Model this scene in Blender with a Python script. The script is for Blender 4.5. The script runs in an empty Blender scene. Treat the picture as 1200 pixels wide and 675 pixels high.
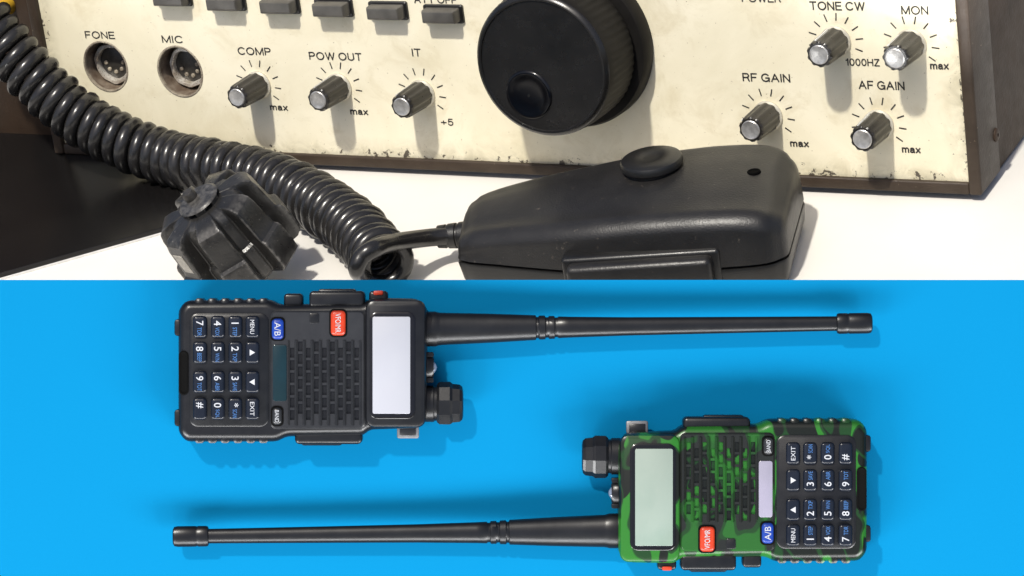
import bpy, bmesh, math, random
from mathutils import Vector, Matrix
random.seed(4)
scn = bpy.context.scene
col = scn.collection
PI = math.pi
# ------------------------------------------------------------------ frames (mm)
F = 3456.0
def ray(px, py): return Vector(((px-600)/F, (337.5-py)/F, -1))
w = Vector((-.167, .88, .42)).normalized()          # table normal in camera axes
P0 = ray(1260, 352)*1212
def hit(px, py, n, d):
    r = ray(px, py); return r*(d/n.dot(r))
def tabc(px, py, h=0): return hit(px, py, w, w.dot(P0)+h)
ex = (Vector((1, 0, 0))-w*w.x).normalized(); ey = w.cross(ex)
M = Matrix((ex, ey, w))
def W(p): return M@(p-P0)
def tab(px, py, h=0): return W(tabc(px, py, h))

# ------------------------------------------------------------------ materials
def newmat(name):
    m = bpy.data.materials.new(name); m.use_nodes = True
    nt = m.node_tree; return m, nt, nt.nodes['Principled BSDF']
def c4(c): return (c[0], c[1], c[2], 1)
def ramp(nt, src, p0, p1, ca=(0,0,0), cb=(1,1,1)):
    r = nt.nodes.new('ShaderNodeValToRGB')
    r.color_ramp.elements[0].position = p0; r.color_ramp.elements[0].color = c4(ca)
    r.color_ramp.elements[1].position = p1; r.color_ramp.elements[1].color = c4(cb)
    nt.links.new(src, r.inputs[0]); return r
def mixc(nt, fac, a, b):
    m = nt.nodes.new('ShaderNodeMix'); m.data_type = 'RGBA'
    for inp, v in ((m.inputs[0], fac), (m.inputs[6], a), (m.inputs[7], b)):
        if hasattr(v, 'is_output'): nt.links.new(v, inp)
        elif isinstance(v, (int, float)): inp.default_value = v
        else: inp.default_value = c4(v)
    return m.outputs[2]
def mth(nt, op, a, b=None):
    m = nt.nodes.new('ShaderNodeMath'); m.operation = op
    for i, v in enumerate((a, b)):
        if v is None: continue
        if hasattr(v, 'is_output'): nt.links.new(v, m.inputs[i])
        else: m.inputs[i].default_value = v
    return m.outputs[0]
def noise(nt, scale, detail=4, rough=.55, dist=0, co=None):
    n = nt.nodes.new('ShaderNodeTexNoise')
    n.inputs['Scale'].default_value = scale; n.inputs['Detail'].default_value = detail
    n.inputs['Roughness'].default_value = rough; n.inputs['Distortion'].default_value = dist
    if co is None:
        t = nt.nodes.new('ShaderNodeTexCoord'); co = t.outputs['Object']
    nt.links.new(co, n.inputs['Vector']); return n.outputs['Fac']
def addbump(nt, b, src, strength, dist):
    bp = nt.nodes.new('ShaderNodeBump'); bp.inputs['Strength'].default_value = strength; bp.inputs['Distance'].default_value = dist
    nt.links.new(src, bp.inputs['Height']); nt.links.new(bp.outputs[0], b.inputs['Normal'])
def pmat(name, c1, c2=None, rough=.5, rvar=.1, scale=60, bump=.3, bscale=1500, bdist=.0002, metal=0, dust=None, spec=.5, worn=None):
    m, nt, b = newmat(name)
    c2 = c2 or tuple(x*.75 for x in c1)
    f = noise(nt, scale)
    o = mixc(nt, ramp(nt, f, .35, .65).outputs[0], c1, c2)
    if dust:
        d = noise(nt, scale*9, 6, .7)
        o = mixc(nt, ramp(nt, d, dust[1], dust[1]+.09).outputs[0], o, dust[0])
    if worn:                                            # scuffed paler edges
        g = nt.nodes.new('ShaderNodeNewGeometry')
        e = ramp(nt, g.outputs['Pointiness'], worn[1], worn[2]).outputs[0]
        e = mth(nt, 'MULTIPLY', e, ramp(nt, noise(nt, scale*5, 5, .7), .38, .6).outputs[0])
        o = mixc(nt, e, o, worn[0])
    nt.links.new(o, b.inputs['Base Color'])
    rr = nt.nodes.new('ShaderNodeMapRange'); rr.inputs['To Min'].default_value = rough-rvar; rr.inputs['To Max'].default_value = rough+rvar
    nt.links.new(noise(nt, scale*3), rr.inputs['Value']); nt.links.new(rr.outputs[0], b.inputs['Roughness'])
    b.inputs['Metallic'].default_value = metal; b.inputs['Specular IOR Level'].default_value = spec
    if bump: addbump(nt, b, noise(nt, bscale, 3), bump, bdist)
    return m

q_ = .93
def sc(*c): return tuple(x*q_ for x in c)
m_black = pmat('radio_black_plastic', sc(.0032,.0035,.0045), sc(.0046,.005,.0062), .3, .06, 90, .15, 2500, .0001, spec=.3)
m_grille = pmat('grille_black_plastic', sc(.0095,.01,.0117), sc(.0125,.0132,.015), .3, .06, 90, .2, 1800, .0001, spec=.35)
m_gloss = pmat('gloss_black_plastic', sc(.0025,.0025,.0035), sc(.0035,.0035,.0045), .16, .04, 60, .0, spec=.4)
m_key = pmat('key_rubber', sc(.003,.0048,.0095), sc(.0044,.0062,.0115), .26, .06, 120, .1, 3000, spec=.3)
m_white = pmat('white_print', sc(.29,.3,.32), sc(.24,.25,.27), .5, .05, 200, 0)
m_bluep = pmat('blue_print', sc(.014,.075,.21), sc(.011,.06,.18), .5, .05, 200, 0)
m_red = pmat('red_orange_button', sc(.3,.024,.006), sc(.25,.018,.005), .33, .05, 200, .1, 2000, spec=.35)
m_blueb = pmat('blue_button', sc(.004,.026,.18), sc(.004,.02,.15), .35, .05, 200, .1, 2000, spec=.3)
m_teal = pmat('dark_teal_window', sc(.004,.014,.019), sc(.0035,.0105,.014), .15, .04, 60, 0, spec=.3)
m_lilac = pmat('pale_lilac_window', sc(.17,.16,.21), sc(.145,.14,.18), .2, .04, 60, 0)
m_scrA = pmat('pale_screen', sc(.235,.24,.262), sc(.215,.22,.246), .12, .03, 25, 0)
m_scrB = pmat('grey_green_screen', sc(.105,.15,.125), sc(.15,.185,.16), .12, .03, 25, 0)
m_silver = pmat('dull_metal', (.2,.2,.205), (.14,.14,.145), .42, .1, 200, .1, 2000, .0001, .6)
m_pit = pmat('recess_shade_black', (.0012,.0012,.0012), (.0015,.0015,.0015), .8, .05, 50, 0, spec=.05)  # near-black colour puts the shade of slots and holes into the material
m_lens = pmat('torch_lens', (.25,.29,.36), (.17,.2,.26), .1, .03, 200, 0, metal=.6)
# camouflage: broad patches with slightly soft edges
def camo(name, dark):
    m, nt, b = newmat(name)
    t = nt.nodes.new('ShaderNodeTexCoord')
    def mapped(loc, rot, scl):
        mp = nt.nodes.new('ShaderNodeMapping'); mp.inputs['Location'].default_value = loc
        mp.inputs['Rotation'].default_value = (0, 0, rot); mp.inputs['Scale'].default_value = scl
        nt.links.new(t.outputs['Object'], mp.inputs['Vector']); return mp.outputs[0]
    f1 = noise(nt, 60, .7, .4, .3, mapped((.043, .071, 0), .8, (1, 1.7, .4)))
    f2 = noise(nt, 62, .7, .4, .3, mapped((.31, .17, .2), -.3, (1, 1.7, .4)))
    blk = sc(.003,.0042,.003); dg = sc(.0045,.022,.0055); g = sc(.011,.08,.0088)
    if dark:
        blk = sc(.0075,.0085,.0078)
        o = mixc(nt, ramp(nt, f1, .53, .55).outputs[0], blk, sc(.006,.024,.0065))
        o = mixc(nt, ramp(nt, f1, .59, .61).outputs[0], o, sc(.009,.052,.0085))
    else:
        o = mixc(nt, ramp(nt, f1, .40, .415).outputs[0], blk, g)
        o = mixc(nt, ramp(nt, f2, .52, .535).outputs[0], o, dg)
        o = mixc(nt, ramp(nt, f2, .56, .575).outputs[0], o, blk)
        o = mixc(nt, ramp(nt, f1, .64, .655).outputs[0], o, dg)
    nt.links.new(o, b.inputs['Base Color'])
    b.inputs['Roughness'].default_value = .3; b.inputs['Specular IOR Level'].default_value = .3
    addbump(nt, b, noise(nt, 2500, 3), .12, .0001)
    return m
m_camo = camo('green_camouflage', False); m_camod = camo('dark_camouflage', True)

m_cord = pmat('cord_rubber', (.0125,.0118,.0115), (.02,.0187,.018), .25, .07, 80, .15, 900, .0002, dust=((.07,.058,.047), .71))
m_mic = pmat('worn_black_plastic', (.0105,.0099,.0096), (.0165,.0155,.0148), .4, .09, 40, .45, 1100, .00025, dust=((.1,.085,.07), .635))
m_micd = pmat('darker_black_plastic', (.0075,.0072,.007), (.011,.0107,.0103), .36, .08, 50, .3, 1400, .0002, dust=((.07,.06,.05), .7))
m_plug = pmat('plug_plastic', (.013,.0125,.012), (.022,.021,.02), .3, .09, 60, .4, 700, .0003, dust=((.2,.185,.165), .635), worn=((.2,.19,.175), .52, .6))
m_slab = pmat('gloss_black_board', (.0055,.005,.005), (.008,.0073,.007), .24, .05, 20, .08, 300, .0002, dust=((.05,.045,.04), .78), spec=.35)
m_brown = pmat('dark_brown_case', (.03,.0185,.0115), (.045,.028,.0175), .5, .12, 45, .5, 600, .0004, dust=((.16,.12,.085), .7), spec=.25)
m_trim = pmat('worn_dark_trim', (.033,.0225,.015), (.052,.037,.026), .48, .12, 50, .5, 700, .0004, dust=((.28,.22,.15), .65), spec=.3)
m_knob = pmat('knob_brown_black', (.014,.0125,.011), (.022,.0195,.017), .3, .08, 120, .25, 1500, .0002, dust=((.16,.13,.1), .71))
m_dial = pmat('dial_black', (.0075,.0068,.0062), (.0115,.0105,.0095), .5, .08, 60, .25, 1500, .0002, dust=((.06,.048,.038), .71), spec=.15)
m_dface = pmat('dial_face_black', (.008,.0075,.007), (.012,.0112,.0105), .26, .07, 60, .15, 900, .0001, dust=((.08,.065,.05), .72))
m_skirt = pmat('cream_metal_skirt', (.62,.59,.5), (.48,.45,.37), .4, .1, 120, .2, 1200, .0001, .3)
m_well = pmat('rusty_brown_socket_wall', (.2,.16,.12), (.09,.06,.04), .55, .1, 190, .3, 1200, .0002, dust=((.04,.02,.012), .6))  # mottled rusty brown over the whole wall
m_insert = pmat('dark_socket_insert', (.04,.036,.031), (.02,.018,.015), .4, .1, 250, .3, 900, .0002, dust=((.25,.21,.16), .62))
m_collar = pmat('pale_socket_metal', (.8,.77,.7), (.46,.4,.32), .33, .1, 130, .4, 700, .0003, .5, dust=((.16,.085,.045), .55))
m_ring = pmat('worn_hole_edge', (.4,.35,.26), (.14,.11,.085), .5, .1, 150, .3, 900, .0002, dust=((.05,.04,.03), .55))
m_cap = pmat('silver_knob_cap', (.55,.54,.52), (.36,.35,.335), .36, .1, 350, .3, 1500, .0002, .6)
m_push = pmat('grey_push_button', (.09,.085,.075), (.06,.056,.05), .4, .08, 120, .3, 1200, .0002, dust=((.25,.22,.18), .68))
m_ink = pmat('faded_ink', (.014,.0125,.011), (.03,.027,.023), .6, .05, 300, 0, dust=((.2,.17,.125), .73))
m_mark = pmat('pointer_paint', (.75,.74,.7), (.6,.59,.55), .5, .05, 300, 0)
m_yellow = pmat('yellow_plastic', (.7,.42,.03), (.55,.32,.03), .4, .05, 200, .2)
m_sticker = pmat('dirty_sticker', (.5,.475,.42), (.3,.28,.24), .5, .05, 300, .2, dust=((.1,.09,.08), .6))
m_edge = pmat('white_paper_edge', (.75,.74,.72), (.65,.64,.62), .6, .05, 200, .2)

def panel_material(uL, uR):
    m, nt, b = newmat('aged_cream_paint')
    t = nt.nodes.new('ShaderNodeTexCoord'); s = nt.nodes.new('ShaderNodeSeparateXYZ'); nt.links.new(t.outputs['Object'], s.inputs[0])
    base = mixc(nt, ramp(nt, noise(nt, 13, 5, .6, .6), .36, .64).outputs[0], (.835,.775,.60), (.725,.665,.485))
    base = mixc(nt, ramp(nt, noise(nt, 40, 6, .68, .5), .52, .76).outputs[0], base, (.64,.565,.385))
    base = mixc(nt, ramp(nt, noise(nt, 600, 3, .6), .67, .76).outputs[0], base, (.35,.28,.18))
    base = mixc(nt, ramp(nt, noise(nt, 130, 6, .72, 1.5), .69, .77).outputs[0], base, (.46,.37,.24))
    def edge(src, a, bb):
        r = nt.nodes.new('ShaderNodeMapRange'); r.inputs['From Min'].default_value = a; r.inputs['From Max'].default_value = bb
        r.inputs['To Min'].default_value = 1; r.inputs['To Max'].default_value = 0
        nt.links.new(src, r.inputs['Value']); return r.outputs[0]
    e1 = edge(s.outputs[1], .0055, .016); e2 = edge(s.outputs[0], (uR)*.001, (uR-11)*.001); e3 = edge(s.outputs[0], uL*.001, (uL+9)*.001)
    e = mth(nt, 'MAXIMUM', mth(nt, 'MAXIMUM', e1, e2), e3)
    grime = mth(nt, 'MULTIPLY', e, ramp(nt, noise(nt, 80, 6, .7, .8), .36, .62).outputs[0])
    base = mixc(nt, mth(nt, 'MULTIPLY', grime, .7), base, (.38,.34,.22))
    chip = ramp(nt, mth(nt, 'ADD', mth(nt, 'MULTIPLY', e, .19), noise(nt, 190, 5, .7, .5)), .735, .76).outputs[0]
    base = mixc(nt, chip, base, (.09,.075,.055))
    nt.links.new(base, b.inputs['Base Color']); b.inputs['Roughness'].default_value = .5
    addbump(nt, b, noise(nt, 500, 4), .25, .0002)
    return m

# ------------------------------------------------------------------ mesh helpers
def mk(name, bm, mat, parent=None, loc=None, rot=None, ang=35, scale=.001, recalc=True):
    if recalc: bmesh.ops.recalc_face_normals(bm, faces=bm.faces[:])
    for v in bm.verts: v.co *= scale
    me = bpy.data.meshes.new(name); bm.to_mesh(me); bm.free()
    for p in me.polygons: p.use_smooth = True
    me.set_sharp_from_angle(angle=math.radians(ang))
    me.materials.append(mat)
    o = bpy.data.objects.new(name, me); col.objects.link(o)
    if parent: o.parent = parent
    if loc is not None:
        m4 = (rot or Matrix.Identity(3)).to_4x4(); m4.translation = Vector(loc)*.001
        o.matrix_world = m4
    return o
def root(name, loc, rot, label, cat, group=None):
    o = bpy.data.objects.new(name, None); col.objects.link(o); o.empty_display_size = .02
    m4 = rot.to_4x4(); m4.translation = Vector(loc)*.001; o.matrix_world = m4
    o['label'] = label; o['category'] = cat
    if group: o['group'] = group
    return o
def hexa(bm, p):
    v = [bm.verts.new(Vector(q)) for q in p]
    for f in ((3,2,1,0),(4,5,6,7),(0,1,5,4),(1,2,6,5),(2,3,7,6),(3,0,4,7)): bm.faces.new([v[i] for i in f])
    return v
def box(bm, x0, x1, y0, y1, z0, z1, bev=0, seg=2):
    x0, x1 = min(x0, x1), max(x0, x1); y0, y1 = min(y0, y1), max(y0, y1)
    b2 = bmesh.new()
    hexa(b2, [(x0,y0,z0),(x1,y0,z0),(x1,y1,z0),(x0,y1,z0),(x0,y0,z1),(x1,y0,z1),(x1,y1,z1),(x0,y1,z1)])
    if bev: bmesh.ops.bevel(b2, geom=b2.edges[:], offset=bev, segments=seg, profile=.5, affect='EDGES')
    me = bpy.data.meshes.new('t'); b2.to_mesh(me); b2.free(); bm.from_mesh(me); bpy.data.meshes.remove(me)
def rrect(cx, cy, ww, hh, r, n=5):
    r = max(.02, min(r, ww/2-.01, hh/2-.01)); out = []
    for (sx, sy, a0) in ((1,1,0),(-1,1,PI/2),(-1,-1,PI),(1,-1,1.5*PI)):
        for i in range(n+1):
            a = a0+PI/2*i/n
            out.append(Vector((cx+sx*(ww/2-r)+r*math.cos(a), cy+sy*(hh/2-r)+r*math.sin(a))))
    return out
def loft(bm, rings, cap0=True, cap1=True):
    vs = [[bm.verts.new(p) for p in r] for r in rings]; n = len(vs[0])
    for a, b in zip(vs, vs[1:]):
        for i in range(n):
            bm.faces.new((a[i], a[(i+1) % n], b[(i+1) % n], b[i]))
    if cap0: bm.faces.new(vs[0][::-1])
    if cap1: bm.faces.new(vs[-1])
    return vs
def stack(bm, cx, cy, ww, hh, r, lv):
    loft(bm, [[Vector((p.x, p.y, z)) for p in rrect(cx, cy, ww-2*i, hh-2*i, r-i)] for i, z in lv])
def roundpoly(pts, r, n=3):
    out = []; L = len(pts)
    for i in range(L):
        p = Vector(pts[i]); a = Vector(pts[i-1]); b = Vector(pts[(i+1) % L])
        d0 = (a-p); d1 = (b-p); k = min(r, d0.length*.45, d1.length*.45)
        s = p+d0.normalized()*k; e = p+d1.normalized()*k
        for j in range(n+1):
            t = j/n; out.append(s*(1-t)**2+p*2*t*(1-t)+e*t*t)
    return out
def inset(pts, d):
    L = len(pts); area = sum(pts[i].x*pts[(i+1) % L].y-pts[(i+1) % L].x*pts[i].y for i in range(L)); sg = 1 if area > 0 else -1
    out = []
    for i in range(L):
        e0 = (pts[i]-pts[i-1]).normalized(); e1 = (pts[(i+1) % L]-pts[i]).normalized()
        n0 = Vector((-e0.y, e0.x))*sg; n1 = Vector((-e1.y, e1.x))*sg
        nn = (n0+n1); nn = nn/max(.3, nn.length_squared)*2
        out.append(pts[i]+nn*d)
    return out
def pstack(bm, pts, lv):
    loft(bm, [[Vector((p.x, p.y, z)) for p in inset(pts, i)] for i, z in lv])
def lathe(bm, prof, mat=None, n=48, mod=None):
    mat = mat or Matrix.Identity(4); prev = None
    for (r, z) in prof:
        if r < 1e-4: ring = [bm.verts.new(mat@Vector((0, 0, z)))]
        else:
            ring = []
            for i in range(n):
                a = 2*PI*i/n; rr = r*(mod(a, z) if mod else 1)
                ring.append(bm.verts.new(mat@Vector((rr*math.cos(a), rr*math.sin(a), z))))
        if prev:
            if len(prev) == 1 and len(ring) > 1:
                for i in range(n): bm.faces.new((prev[0], ring[(i+1) % n], ring[i]))
            elif len(ring) == 1 and len(prev) > 1:
                for i in range(n): bm.faces.new((prev[i], prev[(i+1) % n], ring[0]))
            elif len(ring) > 1:
                for i in range(n): bm.faces.new((prev[i], prev[(i+1) % n], ring[(i+1) % n], ring[i]))
        prev = ring
def axis(p0, p1):
    d = Vector(p1)-Vector(p0); q = d.to_track_quat('Z', 'Y'); m = q.to_matrix().to_4x4(); m.translation = Vector(p0); return m
def tube(bm, pts, r, n=10):
    N = len(pts); t = [(pts[min(i+1, N-1)]-pts[max(i-1, 0)]).normalized() for i in range(N)]
    u = t[0].orthogonal().normalized(); rings = []
    for i in range(N):
        u = (u-t[i]*u.dot(t[i])).normalized(); v = t[i].cross(u); ri = r[i] if isinstance(r, list) else r
        rings.append([pts[i]+(u*math.cos(2*PI*k/n)+v*math.sin(2*PI*k/n))*ri for k in range(n)])
    loft(bm, rings)
def catmull(P, k):
    out = []
    Q = [P[0]*2-P[1]]+list(P)+[P[-1]*2-P[-2]]
    for i in range(1, len(Q)-2):
        a, b, c, d = Q[i-1], Q[i], Q[i+1], Q[i+2]
        for j in range(k):
            t = j/k
            out.append(.5*((2*b)+(c-a)*t+(2*a-5*b+4*c-d)*t*t+(3*b-a-3*c+d)*t**3))
    out.append(P[-1]); return out
_tc = {}
def tmesh(s, bold):
    if (s, bold) not in _tc:
        cu = bpy.data.curves.new('t', 'FONT'); cu.body = s; cu.size = 1; cu.offset = bold
        ob = bpy.data.objects.new('t', cu); col.objects.link(ob)
        dg = bpy.context.evaluated_depsgraph_get(); dg.update()
        me = bpy.data.meshes.new_from_object(ob.evaluated_get(dg))
        vs = [v.co.copy() for v in me.vertices]; fs = [tuple(p.vertices) for p in me.polygons]
        bpy.data.objects.remove(ob); bpy.data.curves.remove(cu); bpy.data.meshes.remove(me)
        x0 = min(v.x for v in vs); x1 = max(v.x for v in vs); y0 = min(v.y for v in vs); y1 = max(v.y for v in vs)
        _tc[(s, bold)] = ([((v.x-(x0+x1)/2), (v.y-(y0+y1)/2)) for v in vs], fs, x1-x0, y1-y0)
    return _tc[(s, bold)]
def text(parent, s, cx, cy, z, wd, ht, mat, name='lettering', bold=.0):
    vs, fs, bw, bh = tmesh(s, bold)
    if ht is None: ky = kx = wd/bw
    elif wd is None: kx = ky = ht/bh
    else: kx = wd/bw; ky = ht/bh
    bm = bmesh.new()
    V_ = [bm.verts.new((cx+x*kx, cy+y*ky, z)) for x, y in vs]
    for f in fs:
        try: bm.faces.new([V_[i] for i in f])
        except ValueError: pass
    return mk(name, bm, mat, parent, recalc=False)
# plain grotesque capitals drawn as strokes (cap height 1)
def arc(cx, cy, rx, ry, a0, a1, n=16):
    return [(cx+rx*math.cos(math.radians(a0+(a1-a0)*i/n)), cy+ry*math.sin(math.radians(a0+(a1-a0)*i/n))) for i in range(n+1)]
_bowl = [(0,0),(0,1),(.34,1)]+arc(.34,.735,.25,.265,90,-90,8)+[(0,.47)]
GL = {
 'A': (.74, [[(0,0),(.37,1),(.74,0)],[(.14,.36),(.6,.36)]]),
 'C': (.72, [arc(.39,.5,.39,.5,42,318)]),
 'E': (.56, [[(.56,1),(0,1),(0,0),(.58,0)],[(0,.52),(.51,.52)]]),
 'F': (.54, [[(.55,1),(0,1),(0,0)],[(0,.5),(.47,.5)]]),
 'G': (.76, [arc(.39,.5,.39,.5,42,335),[(.76,0),(.76,.47),(.42,.47)]]),
 'H': (.62, [[(0,0),(0,1)],[(.62,0),(.62,1)],[(0,.52),(.62,.52)]]),
 'I': (.02, [[(.01,0),(.01,1)]]),
 'M': (.78, [[(0,0),(0,1),(.39,.04),(.78,1),(.78,0)]]),
 'N': (.62, [[(0,0),(0,1),(.62,0),(.62,1)]]),
 'O': (.8, [arc(.4,.5,.4,.5,0,360,24)]),
 'P': (.59, [_bowl]),
 'R': (.62, [_bowl,[(.32,.47),(.5,.4),(.56,.12),(.62,0)]]),
 'T': (.64, [[(0,1),(.64,1)],[(.32,1),(.32,0)]]),
 'U': (.62, [[(0,1),(0,.3)]+arc(.31,.31,.31,.31,180,360,10)+[(.62,1)]]),
 'W': (.98, [[(0,1),(.245,0),(.49,1),(.735,0),(.98,1)]]),
 'Z': (.58, [[(.02,1),(.56,1),(0,0),(.58,0)]]),
 '0': (.52, [arc(.26,.5,.26,.5,0,360,20)]),
 '1': (.24, [[(0,.76),(.14,.82),(.22,1),(.22,0)]]),
 '5': (.52, [[(.48,1),(.1,1),(.04,.5),(.16,.62)]+arc(.25,.32,.27,.32,100,-160,12)]),
 '+': (.54, [[(0,.4),(.54,.4)],[(.27,.13),(.27,.67)]]),
 'm': (.74, [[(0,0),(0,.72)],[(0,.5),(.06,.64),(.19,.7),(.32,.64),(.37,.48),(.37,0)],[(.37,.5),(.43,.64),(.56,.7),(.69,.64),(.74,.48),(.74,0)]]),
 'a': (.48, [[(.04,.52),(.1,.66),(.24,.71),(.38,.66),(.43,.52),(.43,.08),(.5,0)],[(.43,.42),(.15,.38),(.02,.26),(.04,.08),(.18,0),(.34,.06),(.43,.22)]]),
 'x': (.46, [[(0,0),(.46,.71)],[(0,.71),(.46,0)]]),
}
def stroke_text(parent, s, cx, cy, z, wd, ht, mat, th=.135):
    gap = .25; x = 0; segs = []; lowercase = s == 'max'
    for ch in s:
        if ch == ' ': x += .3; continue
        gw, pl = GL[ch]
        for p in pl: segs.append([(x+a, b_) for a, b_ in p])
        x += gw+gap
    tw = x-gap; k = ht/(.72 if lowercase else 1); kx = wd/(tw+th); yo = .36 if lowercase else .5
    bm = bmesh.new(); zi = 0; h = th*k*.5
    for p in segs:
        q = [Vector((cx+(a-tw/2)*kx, cy+(b_-yo)*(k-2*h/(.72 if lowercase else 1)))) for a, b_ in p]
        for a, b_ in zip(q, q[1:]):
            d = (b_-a)
            if d.length < 1e-6: continue
            d.normalize(); nrm = Vector((-d.y, d.x))*h; e = d*h*.75; zz = z+.003*(zi % 7); zi += 1
            bm.faces.new([bm.verts.new((v.x, v.y, zz)) for v in (a-e-nrm, b_+e-nrm, b_+e+nrm, a-e+nrm)])
    return mk('lettering', bm, mat, parent, recalc=False)

# ------------------------------------------------------------------ setting
m_table = pmat('white_table_top', (.76,.735,.685), (.7,.675,.625), .45, .1, 9, .2, 300, .0003, dust=((.58,.545,.49), .72))
dd = Vector((1, .167/.88, 0)).normalized()
zt = -1210
yl = (w.dot(P0)-w.z*zt)/w.y
Q = Vector((0, yl, zt))
bk = dd.cross(w)
if bk.z > 0: bk = -bk
bm = bmesh.new()
top = [Q-dd*900, Q+dd*900, Q+dd*900+bk*1500, Q-dd*900+bk*1500]
hexa(bm, [W(p-w*22) for p in top]+[W(p) for p in top])
o = mk('table', bm, m_table, loc=(0,0,0)); o['kind'] = 'structure'

m, nt, b = newmat('matte_blue_card')
base = mixc(nt, ramp(nt, noise(nt, 6, 3), .3, .7).outputs[0], sc(.001,.116,.252), sc(.001,.114,.249))
nt.links.new(base, b.inputs['Base Color']); b.inputs['Roughness'].default_value = .7; b.inputs['Specular IOR Level'].default_value = .02
addbump(nt, b, noise(nt, 1800, 3), .12, .0002); m_blue = m
BO = W(Vector((0, 0, -1200)))
bm = bmesh.new(); box(bm, -420, 420, -300, 3.3, -8, 0)
o = mk('backdrop_board', bm, m_blue, loc=BO, rot=M); o['kind'] = 'structure'

# ------------------------------------------------------------------ transceiver
P1 = tabc(345, 191, 3); P2 = tabc(1143, 227, 3)
U = (P2-P1).normalized(); N0 = U.cross(w); tt = math.radians(5.5)
N = N0*math.cos(tt)+w*math.sin(tt); V = w*math.cos(tt)-N0*math.sin(tt)
R3 = M@Matrix((U, V, N)).transposed()
def pan(px, py, n=0):
    p = hit(px, py, N, N.dot(P1)+n)-P1; return p.dot(U), p.dot(V)
uL = pan(56, 60)[0]; uR = pan(1127, 80)[0]; VT = 125; VB = 5.5; tn = math.tan(tt)
TR = root('radio_transceiver', W(P1), R3, 'old cream-fronted radio transceiver with a big black tuning knob, stained paint and a brown case', 'radio')
m_panel = panel_material(uL, uR)
socks = [pan(124, 78), pan(211, 84)]
bm = bmesh.new(); edges = []
def loop(pts):
    vs = [bm.verts.new(p) for p in pts]
    for i in range(len(vs)): edges.append(bm.edges.new((vs[i], vs[(i+1) % len(vs)])))
loop([(uL, VB-.5, 0), (uR, VB-.5, 0), (uR, VT, 0), (uL, VT, 0)])
for (u, v) in socks: loop([(u+12.8*math.cos(2*PI*i/40), v+13*math.sin(2*PI*i/40), 0) for i in range(40)])
bmesh.ops.triangle_fill(bm, use_beauty=True, use_dissolve=False, edges=edges, normal=(0, 0, 1))
mk('front_panel', bm, m_panel, TR)
def bar(u0, u1, v0, v1, n0, n1, bev, name, mat, slope=True):
    bm = bmesh.new()
    f = lambda n: -n*tn if n < 0 and slope else 0
    hexa(bm, [(u0,v0+f(n0),n0),(u1,v0+f(n0),n0),(u1,v1,n0),(u0,v1,n0),(u0,v0,n1),(u1,v0,n1),(u1,v1,n1),(u0,v1,n1)])
    if bev: bmesh.ops.bevel(bm, geom=bm.edges[:], offset=bev, segments=3, profile=.5, affect='EDGES')
    return mk(name, bm, mat, TR)
bar(uL, uR, 0, VB, -3, 2.2, .8, 'bottom_trim', m_trim, True)
bar(uR, uR+6, 0, VT+6, -24, 3, 1.2, 'side_trim', m_trim)
bar(uL-6, uL, 0, VT+6, -24, 3, 1.2, 'side_trim', m_trim)
bar(uL, uR, VT, VT+6, -3, 2.2, .8, 'top_trim', m_trim, False)
bar(uL-3, uR+3.5, 0, VT+2, -235, -25, 1.5, 'case', m_brown)
for (fu, fn) in ((uL+40, -20), (uR-40, -20), (uL+40, -190), (uR-40, -190)):
    bm = bmesh.new(); base = Vector((fu, -fn*tn, fn))
    up = Vector((0, math.cos(tt), math.sin(tt)))
    lathe(bm, [(0,0),(7,0),(7.5,1),(7.5,3.6),(0,3.6)], axis(base-up*2.9, base+up), 24)
    mk('foot', bm, m_knob, TR)
lo = Vector((-P1.dot(U), -P1.dot(V), -P1.dot(N)))
def sidehit(px, py, u):
    r = ray(px, py); dl = Vector((r.dot(U), r.dot(V), r.dot(N))); k = (u-lo.x)/dl.x; return lo+dl*k
p = sidehit(1167, 158, uR+6)
bm = bmesh.new(); lathe(bm, [(0,-.5),(3.2,-.5),(3.2,.5),(2.5,1.0),(.9,1.1),(.8,.3),(0,.3)], axis(p, p+Vector((1,0,0))), 20)
mk('screw', bm, m_brown, TR)
# sockets: worn open holes with an uneven metal insert set back inside
for si, (u, v) in enumerate(socks):
    bm = bmesh.new()
    lathe(bm, [(12.7,-1.2),(12.8,.15),(13.2,.35),(13.6,.3),(13.9,0.05)], Matrix.Translation((u, v, 0)), 40)
    so = mk('jack_socket', bm, m_ring, TR)
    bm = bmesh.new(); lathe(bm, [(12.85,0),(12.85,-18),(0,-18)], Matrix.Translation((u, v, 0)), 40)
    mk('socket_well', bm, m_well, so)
    bm = bmesh.new(); T = Matrix.Translation((u-.2, v-.8, 0))@Matrix.Rotation(.1-.06*si, 4, 'Y')@Matrix.Rotation(.06*si, 4, 'X')
    lathe(bm, [(11.0,-18),(11.0,-8.6),(10.5,-7.6),(9.0,-7.4),(8.5,-8.4),(8.4,-12)], T, 48, lambda a, z: 1+.03*math.sin(3*a+si*2)+.018*math.sin(7*a)+.012*math.sin(11*a+1))
    mk('socket_collar', bm, m_collar, so)
    bm = bmesh.new(); lathe(bm, [(8.9,-10.6),(7.6,-9.8),(0,-9.8)], T, 32)
    mk('socket_insert', bm, m_insert, so)
    bm = bmesh.new()
    for k in range(5):
        a = PI*k/4+PI+.25*si; q = Vector((5.0*math.cos(a), 5.0*math.sin(a), -9.85))
        lathe(bm, [(1.1,0),(1.1,.7),(.7,1.0),(0,1.0)], T@Matrix.Translation(q), 12)
    mk('socket_pins', bm, m_ring, so)
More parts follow.
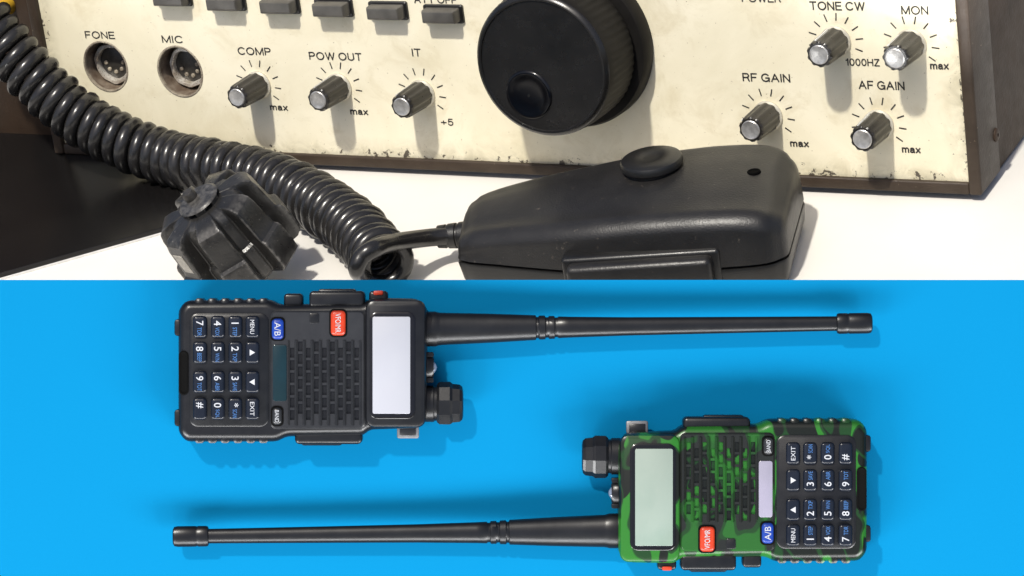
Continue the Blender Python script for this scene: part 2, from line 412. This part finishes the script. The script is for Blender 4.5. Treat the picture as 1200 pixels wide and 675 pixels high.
# push buttons
for i, (px, py) in enumerate(((197,0),(260,5.5),(323,9),(385,12.5),(449,16),(514,20))):
    u, v = pan(px, py, 6)
    bm = bmesh.new(); stack(bm, u, v, 21.5, 9.2, 1.2, [(0,.0),(0,1.2),(.5,1.7)])
    mk('button_bezel', bm, m_micd, TR)
    bm = bmesh.new(); stack(bm, u, v, 18.8, 6.9, 1.0, [(0,1),(.2,6.0),(.9,7.2),(1.5,7.4)])
    mk('push_button', bm, m_push, TR)
# lettering
def ptext(s, px, py, wpx, hmm):
    u, v = pan(px, py); u0 = pan(px-wpx/2, py)[0]; u1 = pan(px+wpx/2, py)[0]
    stroke_text(TR, s, u, v, .15, u1-u0, hmm, m_ink, .18 if s in ('max',) else .16)
for a in (('FONE',117,41,35,4.0),('MIC',202,46,25,4.0),('COMP',298,60,39,4.1),('POW OUT',393,66,62,4.1),('IT',488,61.5,11,4.1),
          ('max',327,126.5,21,2.7),('max',421,131.5,21,2.7),('+5',524,143,15,3.6),('TONE CW',981,7,65,4.1),('MON',1072,12,32,4.1),
          ('1000HZ',1011,73,40,3.5),('max',1101,78,22,2.7),('RF GAIN',898,91,56,4.1),('AF GAIN',1033,100,54,4.1),
          ('max',937,169,22,2.7),('max',1068,176,22,2.7),('ATT OFF',510,-.5,50,3.8),('POWER',892,-2,46,3.8)):
    ptext(*a)
# small control knobs with ticks
def knob(px, py, t0, t1, nt_, ang):
    u, v = pan(px, py, 20)
    T = Matrix.Translation((u, v, 0))@Matrix.Rotation(ang, 4, 'Z')
    bm = bmesh.new(); lathe(bm, [(0,.05),(7.2,.05),(7.3,1.0),(6.6,1.9),(0,1.9)], T, 36)
    sk = bm
    bmk = bmesh.new()
    mod = lambda a, z: 1 if z > 20.0 else (1-.085/(1+math.exp(-5*math.cos(a*10))))
    lathe(bmk, [(5.2,1.8),(6.85,2.0),(6.8,5),(6.35,18.4),(6.0,19.7),(5.3,20.2),(4.6,20.2),(4.5,19.8),(0,19.8)], T, 80, mod)
    k = mk('control_knob', bmk, m_knob, TR)
    mk('knob_skirt', sk, m_skirt, k)
    bm = bmesh.new(); lathe(bm, [(4.55,19.6),(4.5,20.5),(4.1,20.8),(3.6,20.6),(0,20.5)], T, 32)
    mk('knob_cap', bm, m_cap, k)
    bm = bmesh.new()
    hexa(bm, [T@Vector((x, y, z)) for (x, y, z) in ((6.2,-.4,4),(6.2,.4,4),(6.0,.4,18),(6.0,-.4,18),(6.95,-.4,4),(6.95,.4,4),(6.5,.4,18),(6.5,-.4,18))])
    mk('pointer_line', bm, m_mark, k)
    bm = bmesh.new()
    for i in range(nt_):
        a = math.radians(t0+(t1-t0)*i/(nt_-1)); ca, sa = math.cos(a), math.sin(a)
        r0, r1 = 9.6, 13.2
        hw = .3
        vs = [bm.verts.new((u+r*ca-sg*hw*sa, v+r*sa+sg*hw*ca, .15)) for r, sg in ((r0,-1),(r1,-1),(r1,1),(r0,1))]
        bm.faces.new(vs)
    mk('tick_marks', bm, m_ink, TR)
knob(278,114,215,-35,10,2.4); knob(373,117,215,-35,10,2.0); knob(471,125,215,-35,10,2.2)
knob(960,64,215,-20,10,1.9); knob(1049,68,215,-35,10,2.2); knob(880,152,215,-35,10,2.5); knob(1011,163,215,-35,10,2.0)
# tuning knob
u, v = pan(634, 78, 38)
T = Matrix.Translation((u, v, 0)); bm = bmesh.new()
def tmod(a, z): return 1-.011*(.5+.5*math.cos(a*60)) if 12 <= z <= 32 else 1
lathe(bm, [(0,.1),(39,.1),(39.4,1.2),(39.2,8),(38.2,9.4),(33.6,9.8),(33.4,11.5),(35.0,12.2),(34.9,31),(34.5,32.5),(34.3,35),(33.9,36.4),(33,36.6),(0,36.4)], T, 360, tmod)
tk = mk('tuning_knob', bm, m_dial, TR)
bm = bmesh.new(); lathe(bm, [(34.0,36.2),(33.4,37.3),(32.2,38),(31.3,37.9),(30.9,37.2),(0,37.0)], T, 120); mk('dial_face', bm, m_dface, tk)
du, dv = pan(619, 112, 38); bm = bmesh.new()
lathe(bm, [(12.1,36.8),(11.6,37.6),(11.0,37.95),(10.2,37.9),(8.8,37.6),(6.5,37.3),(4,37.15),(0,37.1)], Matrix.Translation((du, dv, 0)), 48)
mk('finger_dimple', bm, m_gloss, tk)

# neighbour unit on the left
bm = bmesh.new()
hexa(bm, [(-70,0,0),(70,0,0),(70,160,0),(-70,160,0),(-70,0,125),(70,0,125),(70,160,125),(-70,160,125)])
bmesh.ops.bevel(bm, geom=bm.edges[:], offset=3, segments=3, profile=.5, affect='EDGES')
pc = P1+U*(uL-6-80)-N0*20-w*3
RB = M@Matrix((U, -N0, w)).transposed()
NB = root('equipment_case', W(pc), RB, 'dark brown metal equipment case left of the transceiver, half hidden by the coiled cord', 'case')
mk('housing', bm, m_brown, NB)
rq = hit(7, 5, N0, N0.dot(pc)); yv = rq-pc
bm = bmesh.new(); yy = Vector((yv.dot(U), 0, yv.dot(w))); lathe(bm, [(0,0),(6,0),(6,9),(5,11),(0,11)], axis(yy, yy+Vector((0,-1,0))), 24)
mk('yellow_cap', bm, m_yellow, NB)

# black board on the table
bm = bmesh.new()
pts = [tab(*p) for p in ((-160,215),(60,140),(150,160),(216,236),(205,270),(-120,362))]
c0 = tab(60, 260)
poly = roundpoly([Vector((p.x-c0.x, p.y-c0.y)) for p in pts], 6)
SL = root('black_board', c0, Matrix.Identity(3), 'thin glossy black board with a pale edge lying flat at the left', 'board')
pstack(bm, poly, [(0.3,.9),(0,1.2),(0,3.0),(.4,3.3)]); mk('black_sheet', bm, m_slab, SL)
bm = bmesh.new(); pstack(bm, inset(poly, -.9), [(0,.05),(0,.9)]); mk('pale_backing', bm, m_edge, SL)

# ------------------------------------------------------------------ coiled cord
def coilpt(px, py):
    a = tabc(px, py, 14.9); b_ = hit(px, py, N, N.dot(P1)+27)
    return W(a if a.z > b_.z else b_)
base = [coilpt(*p) for p in ((-45,-8),(-6,38),(38,88),(85,132),(140,164),(200,186),(260,198),(316,211),(368,235),(414,267),(453,311))]
path = catmull(base, 24)
arcl = [0]
for a, b_ in zip(path, path[1:]): arcl.append(arcl[-1]+(b_-a).length)
Ltot = arcl[-1]; R = 10.9
PT = 7.7
def pit(s): return PT+.5*math.sin(s*.16)+.3*math.sin(s*.47+1)+.5*max(0, min(1, (s-(Ltot-60))/50))
nseg = int(Ltot/PT*26); ths = [0]
for i in range(1, nseg+1): ths.append(ths[-1]+2*PI*(Ltot/nseg)/pit(Ltot*i/nseg))
hel = []; j = 0; un = None
for i in range(nseg+1):
    s = Ltot*i/nseg
    while j < len(arcl)-2 and arcl[j+1] < s: j += 1
    t = (s-arcl[j])/max(1e-6, arcl[j+1]-arcl[j]); c = path[j].lerp(path[j+1], t)
    ja, jb = max(0, j-3), min(len(path)-1, j+4)
    tg = (path[jb]-path[ja]).normalized()
    if un is None: un = tg.orthogonal().normalized()
    un = (un-tg*un.dot(tg)).normalized(); vn = tg.cross(un)
    rr = R*(1+.03*math.sin(s*.37)+.02*math.sin(s*1.3))
    hel.append((c, un.copy(), vn.copy(), ths[i]-ths[-1], rr))
# the last turn comes up on its left side, in front of the coil, and loops over it to the microphone
dE = -tabc(453, 311, 14.9).z; dT = -tabc(548, 275, 14).z
def cp(px, py, d): return W(ray(px, py)*d)
cE, uE, vE, _, _ = hel[-1]
want = cp(424, 338, dE-14)-cE
ph = math.atan2(want.dot(vE), want.dot(uE))
hp = [c+(u_*math.cos(th+ph)+v_*math.sin(th+ph))*rr for (c, u_, v_, th, rr) in hel]
lead = [hp[-1], cp(418,316,dE-20), cp(424,301,dE-22), cp(440,290.5,dE-20), cp(464,284,(dE+dT)/2-11), cp(494,279.5,dT-5), cp(520,277,dT), cp(552,275,dT)]
lp = catmull([hp[-7]]+lead, 14)[14:]
bm = bmesh.new(); g0 = Vector((base[5].x, base[5].y, 0))
rad = [3.62]*(len(hp)-1)+[3.62+.5*min(1, i/28) for i in range(len(lp))]
tube(bm, [p-g0 for p in hp[:-1]]+[p-g0 for p in lp], rad, 12)
o = mk('coiled_cord', bm, m_cord, loc=g0, ang=70)
o['label'] = 'black coiled cord curving from the left edge to the hand microphone'; o['category'] = 'cord'

# ------------------------------------------------------------------ plug
pb = tab(300, 332, 0)
PLr = Matrix.Rotation(.3, 3, 'Z')
PL = root('plug', pb, PLr, 'chunky black ribbed plug with a dirty pale sticker, tilted in front of the coiled cord', 'plug')
tilt = Matrix.Translation((0,0,10))@Matrix.Rotation(math.radians(-24), 4, 'Y')@Matrix.Rotation(math.radians(5), 4, 'X')
NL = 7
def pmod(a, z):
    s = 1/(1+math.exp(-13*(math.cos(a*NL)+.3)))
    x_ = a % (2*PI/NL); x_ = min(x_, 2*PI/NL-x_)
    flat = .95/math.cos(min(x_, .36))
    k = 1 if z < 42.5 else 0
    return (1-.3*k*(1-s))*(flat if z < 43 else 1)
bm = bmesh.new()
lathe(bm, [(0,-1),(20,-1),(27,.4),(30,3),(30.6,8),(30.4,17),(29.8,18.6),(28,19.6),(27.4,21),(26.9,28),(26.5,34),(25.6,37.4),(23.4,39.4),(19,40.6),(14,41),(10.8,41.3),(10.4,43.4),(9.2,44.2),(0,44.2)], tilt, 336, pmod)
mk('ribbed_body', bm, m_plug, PL, ang=30)
bm = bmesh.new(); lathe(bm, [(3.2,44),(3.2,47),(2.5,48),(0,48)], tilt@Matrix.Translation((-2,4,0)), 16); mk('tip', bm, m_insert, PL)
bm = bmesh.new()
inv = (PLr@tilt.to_3x3()).inverted()
vd = inv@(M@Vector((-.8, .1, .58))); best = math.atan2(vd.y, vd.x); lob = round(best/(2*PI/NL))*2*PI/NL
Rz = tilt@Matrix.Rotation(lob, 4, 'Z')
hexa(bm, [Rz@Vector(p) for p in ((22,-3.4,22.5),(22,3.4,22.5),(22,3.4,33),(22,-3.4,33),(26.1,-3.4,22.5),(26.1,3.4,22.5),(25.6,3.4,33),(25.6,-3.4,33))])
mk('sticker', bm, m_sticker, PL)

# ------------------------------------------------------------------ hand microphone
tip = tabc(550, 275, 14); btn = tabc(765, 198, 40)
hv = btn-tip; hv = (hv-w*hv.dot(w)); a_ = hv.normalized(); sB = hv.length
R_m = M@Matrix((a_, w.cross(a_), w)).transposed()
MI = root('hand_microphone', W(tip-w*14), R_m, 'black hand microphone lying face down on the white table, round button on top', 'microphone')
ST = [(0,17,22.5),(1.2,20,25.4),(4,21.8,27.4),(15,24.4,29.9),(30,27.5,32.5),(50,31,35.5),(70,33.8,38),(90,35.6,39.6),(115,37,40.2),(132,37,39.7),(142,36.2,38.3),(147.5,34.4,36),(150.8,31,32.6),(152,27,28)]
SE = 152.0
def lerpst(s, k):
    for A_, B_ in zip(ST, ST[1:]):
        if A_[0] <= s <= B_[0]:
            t = (s-A_[0])/(B_[0]-A_[0]); return A_[k]*(1-t)+B_[k]*t
    return ST[-1][k]
def yc(s):
    t = min(1, s/75); return -6.5-7*(t*t*(3-2*t))
def smooth(k, s):
    h = min(4, s, SE-s); return (lerpst(s-h, k)+2*lerpst(s, k)+lerpst(s+h, k))/4
SS = [0,.5,1,2,3,4,6,9,12,15]+[15+3.2*i for i in range(1, 37)]+[133,136,139,141,143,145,147,148.5,149.6,150.5,151.3,SE]
SS = sorted(set(x for x in SS if x <= SE))
Z0 = 14.0
def sec(s):
    # sides lean in, bevelled shoulders, slightly domed top
    hw = smooth(1, s); ht = smooth(2, s); y0 = yc(s)
    tb, tf = ht+1.5, ht-3.0
    sb = min(7.5, (tb-Z0)*.85, hw*.42); sf = min(9.5, (tf-Z0)*1.0, hw*.5)
    zf = min(8, (tf-Z0)*.8)
    out = [Vector((s, y0+hw, Z0))]
    for i in range(11):
        a = PI/2*i/10
        out.append(Vector((s, y0+hw-1.4-sb*(1-math.cos(a)), tb-sb*.8+sb*.8*math.sin(a))))
    ya = y0+hw-1.4-sb; yb = y0-hw+1.8+sf
    for i in range(1, 12):
        t = i/12; out.append(Vector((s, ya+(yb-ya)*t, tb+(tf-tb)*(.5*t+.5*t*t*(3-2*t))+1.0*4*t*(1-t)*min(1, t*4, (1-t)*4))))
    for i in range(11):
        a = PI/2*(1-i/10)
        out.append(Vector((s, y0-hw+1.8+sf*(1-math.cos(a)), tf-zf+zf*math.sin(a))))
    out.append(Vector((s, y0-hw, Z0)))
    return out
def topz(s, y):
    P = sec(s)[8:-8]; return min(P, key=lambda p: abs(p.y-y)).z
bm = bmesh.new(); loft(bm, [sec(s) for s in SS])
mk('back_shell', bm, m_mic, MI, ang=50)
bm = bmesh.new()
pl = [Vector((s, yc(s)+smooth(1, s))) for s in SS]+[Vector((s, yc(s)-smooth(1, s))) for s in SS[::-1]]
pstack(bm, pl, [(4.5,.1),(2,1.2),(1.0,4),(-.2,11.6),(.1,12.6),(1.8,12.8),(1.8,14.2)])
mk('front_shell', bm, m_micd, MI, ang=30)
bz = topz(sB, 0)
bm = bmesh.new(); lathe(bm, [(12.0,bz-3),(12.2,bz+.3),(13.2,bz+.5),(13.9,bz+1.2),(14,bz+3.4),(13.4,bz+4.5),(11.6,bz+5.1),(8,bz+5.3),(5.6,bz+5.3),(4.6,bz+5.0),(3,bz+4.8),(0,bz+4.7)], Matrix.Translation((sB,0,0)), 56)
mk('hang_button', bm, m_micd, MI)
bm = bmesh.new(); hs = 136; hy = -10; hz = topz(hs, hy)
lathe(bm, [(3.2,hz-.6),(2.9,hz+.2),(2.4,hz+.35),(1.9,hz+.1),(1.2,hz+.05),(0,hz+.05)], Matrix.Translation((hs,hy,0)), 24); mk('screw_hole', bm, m_pit, MI)  # dark disc on the shell; its colour stands in for the hole's shade
yf = -13.5-35
bm = bmesh.new(); box(bm, 54, 124, yf-3, yf+7, 1.5, 23, 1.8, 3); mk('talk_bar_surround', bm, m_micd, MI)
bm = bmesh.new(); box(bm, 57, 121, yf-10, yf-2, 3, 21.6, 2.6, 3); mk('talk_bar', bm, m_mic, MI)
bm = bmesh.new()
lathe(bm, [(4.0,-15),(5.2,-14.6),(5.5,-11),(5.0,-10.6),(5.0,-10),(5.7,-9.6),(5.9,-6),(5.3,-5.6),(5.3,-5),(6.1,-4.4),(6.4,-1),(5.8,-.6),(7,.2),(7.2,3)], axis((0,0,14),(1,0,14)), 28)
mk('cable_boot', bm, m_micd, MI)

# ------------------------------------------------------------------ handheld radios (slim bodies lying on the card)
K = 2.922; ZS = .6
def A(a, b_): return (b_-433)/K, (a-352)/K
def RR(bm, a0, a1, b0, b1, r, lv):
    x0, y0 = A(a0, b0); x1, y1 = A(a1, b1)
    stack(bm, (x0+x1)/2, (y0+y1)/2, abs(x1-x0), abs(y1-y0), r, lv)
def make_radio(px, py, rot, style, label):
    dF = 1200-28*ZS
    RO = root('walkie_talkie', W(Vector(((px-600)/F*dF, (337.5-py)/F*dF, -1200))), M@rot, label, 'walkie talkie')
    def mkr(name, bm, mat, parent, **kw):
        for v in bm.verts: v.co.z *= ZS
        return mk(name, bm, mat, parent, **kw)
    def textr(parent, s, cx, cy, z, wd, ht, mat, name, bold=0): return text(parent, s, cx, cy, z*ZS, wd, ht, mat, name, bold)
    sh = m_black if style == 'black' else m_camo
    bm = bmesh.new()
    out = [(208,363),(217,352),(316,351),(327,357),(427,355),(435,349),(488,350),(500,361),(500,489),(490,502),(433,504),(425,511),(335,512),(324,518),(217,518),(208,507)]
    poly = roundpoly([Vector(A(*p)) for p in out], 2.0)
    pstack(bm, poly, [(3.5,.05),(1.2,2.0),(0,6),(0,22.5),(.5,25.2),(1.5,27.0),(2.8,27.9),(3.4,28)])
    mkr('body_shell', bm, sh, RO)
    for (b0, b1) in ((374,394),(480,500)):
        bm = bmesh.new(); x0, y0 = A(203.5, b0); x1, y1 = A(214, b1); box(bm, x0, x1, y0, y1, 12, 25, 1.2, 2); mkr('strap_lug', bm, m_black, RO)
    for (b0, b1) in ((349.5,361),(509,519.5)):
        bm = bmesh.new()
        for i in range(6):
            a = 228+i*15
            x0, y0 = A(a, b0); x1, y1 = A(a+10.5, b1); box(bm, x0, x1, y0, y1, 10, 26.6, .8, 1)
        mkr('side_grip', bm, sh, RO)
    # keypad
    bm = bmesh.new(); RR(bm, 222, 315, 367, 500, 3.5, [(0,27.5),(0,28.3),(.6,28.8)]); kp = mkr('keypad_plate', bm, m_black, RO)
    bm = bmesh.new(); RR(bm, 209.5, 221, 411, 463, 2.2, [(0,27.5),(0,28.4),(.5,28.8),(.9,28.3),(1.2,28.2)]); mkr('end_slot', bm, m_pit, RO)  # raised piece, coloured near-black to stand in for the shade in a slot
    legends = [['MENU','▲','▼','EXIT'],['1','2','3','*'],['4','5','6','0'],['7','8','9','#']]
    subs = [[None]*4,['STEP','TXP','SAVE','SCAN'],['VOX','W/N','ABR','SQL'],['TDR','BEEP','TOT',None]]
    for r, a in enumerate((296,276,255.5,234.5)):
        for c, b_ in enumerate((383,413,447.5,479)):
            x, y = A(a, b_); bm = bmesh.new()
            stack(bm, x, y, 8.9, 5.5, 1.5, [(0,28.2),(0,29.9),(.25,30.6),(.7,31.1),(1.2,31.2)])
            k = mkr('key', bm, m_key, RO); s = legends[r][c]; z = 31.3
            if s in '▲▼':
                bm = bmesh.new(); q = 1 if s == '▲' else -1
                vs = [bm.verts.new((x+dx, y+dy*q, z)) for dx, dy in ((-1.25,-1.0),(1.25,-1.0),(0,1.15))]
                bm.faces.new(vs if q > 0 else vs[::-1]); mkr('arrow_mark', bm, m_white, k)
            elif len(s) > 1: textr(k, s, x, y, z, 5.6, 1.7, m_white, 'legend', 0)
            else:
                textr(k, s, x-1.5, y+(.5 if s == '*' else 0), z, None, 1.8 if s == '*' else 2.9, m_white, 'legend', .008)
                if subs[r][c]: textr(k, subs[r][c], x+1.9, y-.1, z, 3.4, 1.7, m_bluep, 'small_legend', 0)
    # speaker panel with real slots
    bm = bmesh.new()
    pz = 29.2
    x0, y0 = A(317, 364); x1, y1 = A(428, 503)
    cx, cy, ww, hh = (x0+x1)/2, (y0+y1)/2, x1-x0, y1-y0
    g0, g1, h0, h1 = 338, 423, 399, 498
    gx0, gy0 = A(g0, h0); gx1, gy1 = A(g1, h1)
    rings = [[Vector((p.x, p.y, z)) for p in rrect(cx, cy, ww-2*i, hh-2*i, 2.4-i)] for i, z in [(0,27.5),(0,28.3),(.7,pz)]]
    vs = loft(bm, rings, True, False)
    hole = [bm.verts.new((gx0,gy0,pz)), bm.verts.new((gx1,gy0,pz)), bm.verts.new((gx1,gy1,pz)), bm.verts.new((gx0,gy1,pz))]
    ed = [bm.edges.new((hole[i], hole[(i+1) % 4])) for i in range(4)]
    top = vs[-1]; ed += [bm.edges.get((top[i], top[(i+1) % len(top)])) for i in range(len(top))]
    bmesh.ops.triangle_fill(bm, use_beauty=True, use_dissolve=False, edges=ed, normal=(0,0,1))
    pits = bmesh.new()
    ncol = 9; cw = (gy1-gy0)/ncol
    def quad(b, xa, xb, ya, yb, za, zb=None):
        zb = za if zb is None else zb
        b.faces.new([b.verts.new(q) for q in ((xa,ya,za),(xb,ya,za),(xb,yb,zb),(xa,yb,zb))])
    rz = pz+1.1                                       # the bars between the slots are ridged
    for i in range(ncol):
        ya = gy0+cw*i; yb = ya+cw; s0 = ya+cw*.22; s1 = ya+cw*.76
        quad(bm, gx0, gx1, ya, s0, rz, pz); quad(bm, gx0, gx1, s1, yb, pz, rz)
        sl, gp = 4.0, 1.0; x = gx0+(.4 if i % 2 else 2.9)
        xs = []
        while x+sl < gx1-.3: xs.append((x, x+sl)); x += sl+gp
        last = gx0
        for (xa, xb) in xs:
            quad(bm, last, xa, s0, s1, pz); last = xb
            quad(pits, xa, xb, s0, s1, pz-1.6)
            for (p, q) in (((xa,s0),(xb,s0)),((xb,s0),(xb,s1)),((xb,s1),(xa,s1)),((xa,s1),(xa,s0))):
                bm.faces.new([bm.verts.new(t_) for t_ in ((q[0],q[1],pz),(p[0],p[1],pz),(p[0],p[1],pz-1.6),(q[0],q[1],pz-1.6))])
        quad(bm, last, gx1, s0, s1, pz)
    sp = mkr('speaker_grille', bm, m_grille if style == 'black' else m_camod, RO)
    mkr('grille_slots', pits, m_pit, sp)
    def btn_(a0, a1, b0, b1, mat, s, tw, th, name):
        bm = bmesh.new(); RR(bm, a0-2, a1+2, b0-2, b1+2, 1.8, [(0,28.5),(0,29.5),(.3,29.7)]); rim = mkr(name, bm, m_pit, RO)
        bm = bmesh.new(); RR(bm, a0, a1, b0, b1, 1.6, [(0,29),(0,30.4),(.4,31.2),(1.0,31.6)]); mkr('button_face', bm, mat, rim)
        if s:
            x, y = A((a0+a1)/2, (b0+b1)/2); textr(rim, s, x, y, 31.75, tw, th, m_white, 'legend', 0)
    btn_(319, 332.5, 373.5, 397.5, m_blueb, 'A/B', 5.4, 2.5, 'channel_button')
    btn_(319.5, 330.5, 477.5, 497.5, m_grille, 'BAND', 4.8, 1.6, 'band_button')
    btn_(388, 405, 364, 393, m_red, 'VFO/MR', 7.6, 2.2, 'mode_button')
    bm = bmesh.new(); RR(bm, 320, 336, 404, 470, 1.0, [(0,28.6),(0,29.6),(.3,29.8)]); mkr('indicator_window', bm, m_teal if style == 'black' else m_lilac, RO)
    bm = bmesh.new(); RR(bm, 363, 374, 367, 379, .8, [(0,28.6),(0,29.6),(.3,29.8)]); mkr('status_light', bm, m_black, RO)
    bm = bmesh.new(); RR(bm, 428.5, 499, 351.5, 501, 3.6, [(0,27),(0,29),(.5,30.3),(1.6,31.0)]); hd = mkr('display_head', bm, sh, RO)
    bm = bmesh.new(); RR(bm, 433.5, 487, 365.5, 490.5, 3.2, [(0,30.6),(0,31.4),(.4,31.7),(1.0,31.8)]); bz_ = mkr('display_bezel', bm, m_gloss, RO)
    bm = bmesh.new(); RR(bm, 437, 481, 371, 484.5, .7, [(0,31.6),(0,32.1),(.1,32.2)]); mkr('screen', bm, m_scrA if style == 'black' else m_scrB, bz_)
    # antenna
    p0 = (*A(496, 386), 14); p1 = (*A(1021, 379), 13)
    T = axis(p0, p1); k = 2.9
    prof = [(0,0),(20,0),(20.5,3),(20.5,14),(19.5,17),(19,20),(17,80),(14.6,131),(12.5,132),(12.5,134),(14.2,135.5),(14,142),(12,143),(12,145.5),(13.6,147),(13.4,153),(11.6,154),(11.6,156.5),(12.8,158),(12.3,170),(10.8,240),(9.8,340),(9,430),(8.6,484)]
    bm = bmesh.new(); lathe(bm, [(r/k, z/k) for r, z in prof], T, 40); an = mkr('antenna', bm, m_black, RO)
    bm = bmesh.new(); lathe(bm, [(r/k, z/k) for r, z in [(7.5,483),(11.4,484.5),(12.2,487),(12.2,496),(11.5,497.5),(12.2,499),(12.2,520),(11.4,524),(9,525.5),(0,525.5)]], T, 40); mkr('antenna_tip', bm, m_black, an)
    # volume knob: faceted, stepped towards a narrower tip
    x, y = A(497, 474)
    T = axis((x, y, 15), (x, y+1, 15)); bm = bmesh.new()
    lathe(bm, [(0,0),(7.4,0),(7.4,3.6),(6.9,4),(6.9,6)], T, 32); mkr('knob_collar', bm, m_black, RO)
    bm = bmesh.new()
    def facet(a, z):
        if not 4.9 < z < 15.4: return 1
        n_ = 9; x_ = (a % (2*PI/n_))-PI/n_; return math.cos(PI/n_)/math.cos(x_)*1.03
    lathe(bm, [(5,4.8),(7.6,5.0),(8.5,6.0),(8.6,10.2),(8.1,11.0),(7.8,11.3),(7.5,14.2),(6.6,15.2),(5.2,15.6),(0,15.6)], T, 72, facet)
    mkr('volume_knob', bm, m_black, RO, ang=20)
    x, y = A(498, 431); T = axis((x, y, 17), (x, y+1, 17)); bm = bmesh.new()
    lathe(bm, [(0,0),(4.6,0),(4.6,2.6),(3.8,3.4),(3.0,3.2),(2.8,2.6)], T, 28); tl = mkr('torch', bm, m_black, RO)
    bm = bmesh.new(); lathe(bm, [(2.9,2.5),(2.2,3.6),(1,4.4),(0,4.6)], T, 20); mkr('torch_lens', bm, m_lens, tl)
    bm = bmesh.new()
    for bb in (416, 446):
        x0, y0 = A(498, bb-3); x1, y1 = A(508, bb+3); box(bm, x0, x1, y0, y1, 12, 20, .6)
    mkr('head_ridge', bm, m_black, RO)
    bm = bmesh.new(); x0, y0 = A(362, 341); x1, y1 = A(427, 360); box(bm, x0, x1, y0, y1, 7, 26, 1.6, 3); pt = mkr('talk_button', bm, m_black, RO)
    bm = bmesh.new(); x0, y0 = A(372, 338.5); x1, y1 = A(417, 345); box(bm, x0, x1, y0, y1, 10, 23, 1.2, 2); mkr('button_ridge', bm, m_black, pt)
    bm = bmesh.new(); x0, y0 = A(332, 344); x1, y1 = A(354, 360); box(bm, x0, x1, y0, y1, 9, 24, 1.4, 3); mkr('side_button', bm, m_black, RO)
    bm = bmesh.new(); x0, y0 = A(432, 341); x1, y1 = A(454, 356); box(bm, x0, x1, y0, y1, 9, 23, 1.4, 3); sb = mkr('side_button', bm, m_black, RO)
    bm = bmesh.new(); x0, y0 = A(437, 340.5); x1, y1 = A(449, 346); box(bm, x0, x1, y0, y1, 13, 24, .8, 2); mkr('orange_button', bm, m_red, sb)
    bm = bmesh.new(); x0, y0 = A(345, 505); x1, y1 = A(424, 521); box(bm, x0, x1, y0, y1, 8, 25, 1.8, 3); jc = mkr('jack_cover', bm, m_black, RO)
    bm = bmesh.new(); x0, y0 = A(352, 515); x1, y1 = A(400, 523); box(bm, x0, x1, y0, y1, 10, 20, 1, 2); mkr('cover_tab', bm, m_black, jc)
    bm = bmesh.new(); x0, y0 = A(464, 500); x1, y1 = A(490, 515.5); box(bm, x0, x1, y0, y1, 8, 10.5, .8, 2); bc = mkr('belt_clip', bm, m_silver, RO)
    bm = bmesh.new(); x0, y0 = A(467.5, 500); x1, y1 = A(486.5, 512); box(bm, x0, x1, y0, y1, 10.2, 11.2, .1, 1); mkr('clip_slot', bm, m_grille, bc)
    return RO
rotA = Matrix(((0,1,0),(-1,0,0),(0,0,1)))
rotB = Matrix(((0,-1,0),(1,0,0),(0,0,1)))
make_radio(352, 433, rotA, 'black', 'all black walkie talkie with a pale screen, antenna pointing right')
make_radio(1225-352, 1010-433, rotB, 'camo', 'green camouflage walkie talkie with a grey-green screen, antenna pointing left')

# ------------------------------------------------------------------ light, camera
s = Vector((-.343, .545, .765)).normalized(); sw = M@s
sd = bpy.data.lights.new('sun', 'SUN'); sd.energy = 4.0; sd.angle = math.radians(2.6); sd.color = (1, .96, .87)
so = bpy.data.objects.new('sun', sd); col.objects.link(so); so.rotation_euler = sw.to_track_quat('Z', 'Y').to_euler(); so.location = (0, 0, 3)
# added unseen fill lamps, low in front, lighten shadows on the blue board; the board's own top edge keeps their light off the table
for (x, y, z, e) in ((-1350, -1300, -180, 68), (1330, -1300, -180, 66), (-480, -1500, -160, 34), (480, -1500, -160, 33)):
    ld = bpy.data.lights.new('fill_lamp', 'AREA'); ld.shape = 'RECTANGLE'; ld.size = 1.2; ld.size_y = .5; ld.energy = e; ld.color = (1, 1, 1)
    lob_ = bpy.data.objects.new('fill_lamp', ld); col.objects.link(lob_)
    pz_ = W(Vector((x, y, z))); tgt = W(Vector((0, 40, -1200)))
    m4 = (pz_-tgt).to_track_quat('Z', 'Y').to_matrix().to_4x4(); m4.translation = pz_*.001; lob_.matrix_world = m4
wd = bpy.data.worlds.new('World'); scn.world = wd; wd.use_nodes = True
nt = wd.node_tree; sk = nt.nodes.new('ShaderNodeTexSky'); sk.sky_type = 'NISHITA'; sk.sun_disc = False
sk.air_density = .7; sk.dust_density = 3.0
sk.sun_elevation = math.asin(sw.z); sk.sun_rotation = math.atan2(sw.x, sw.y)
nt.links.new(sk.outputs[0], nt.nodes['Background'].inputs[0]); nt.nodes['Background'].inputs[1].default_value = .13
cd = bpy.data.cameras.new('camera'); cd.sensor_width = 36; cd.lens = 36*F/1200; cd.clip_start = .05; cd.clip_end = 100
co = bpy.data.objects.new('camera', cd); col.objects.link(co)
m4 = M.to_4x4(); m4.translation = W(Vector((0,0,0)))*.001; co.matrix_world = m4
scn.camera = co
scn.view_settings.view_transform = 'Standard'; scn.view_settings.look = 'None'; scn.view_settings.exposure = 0
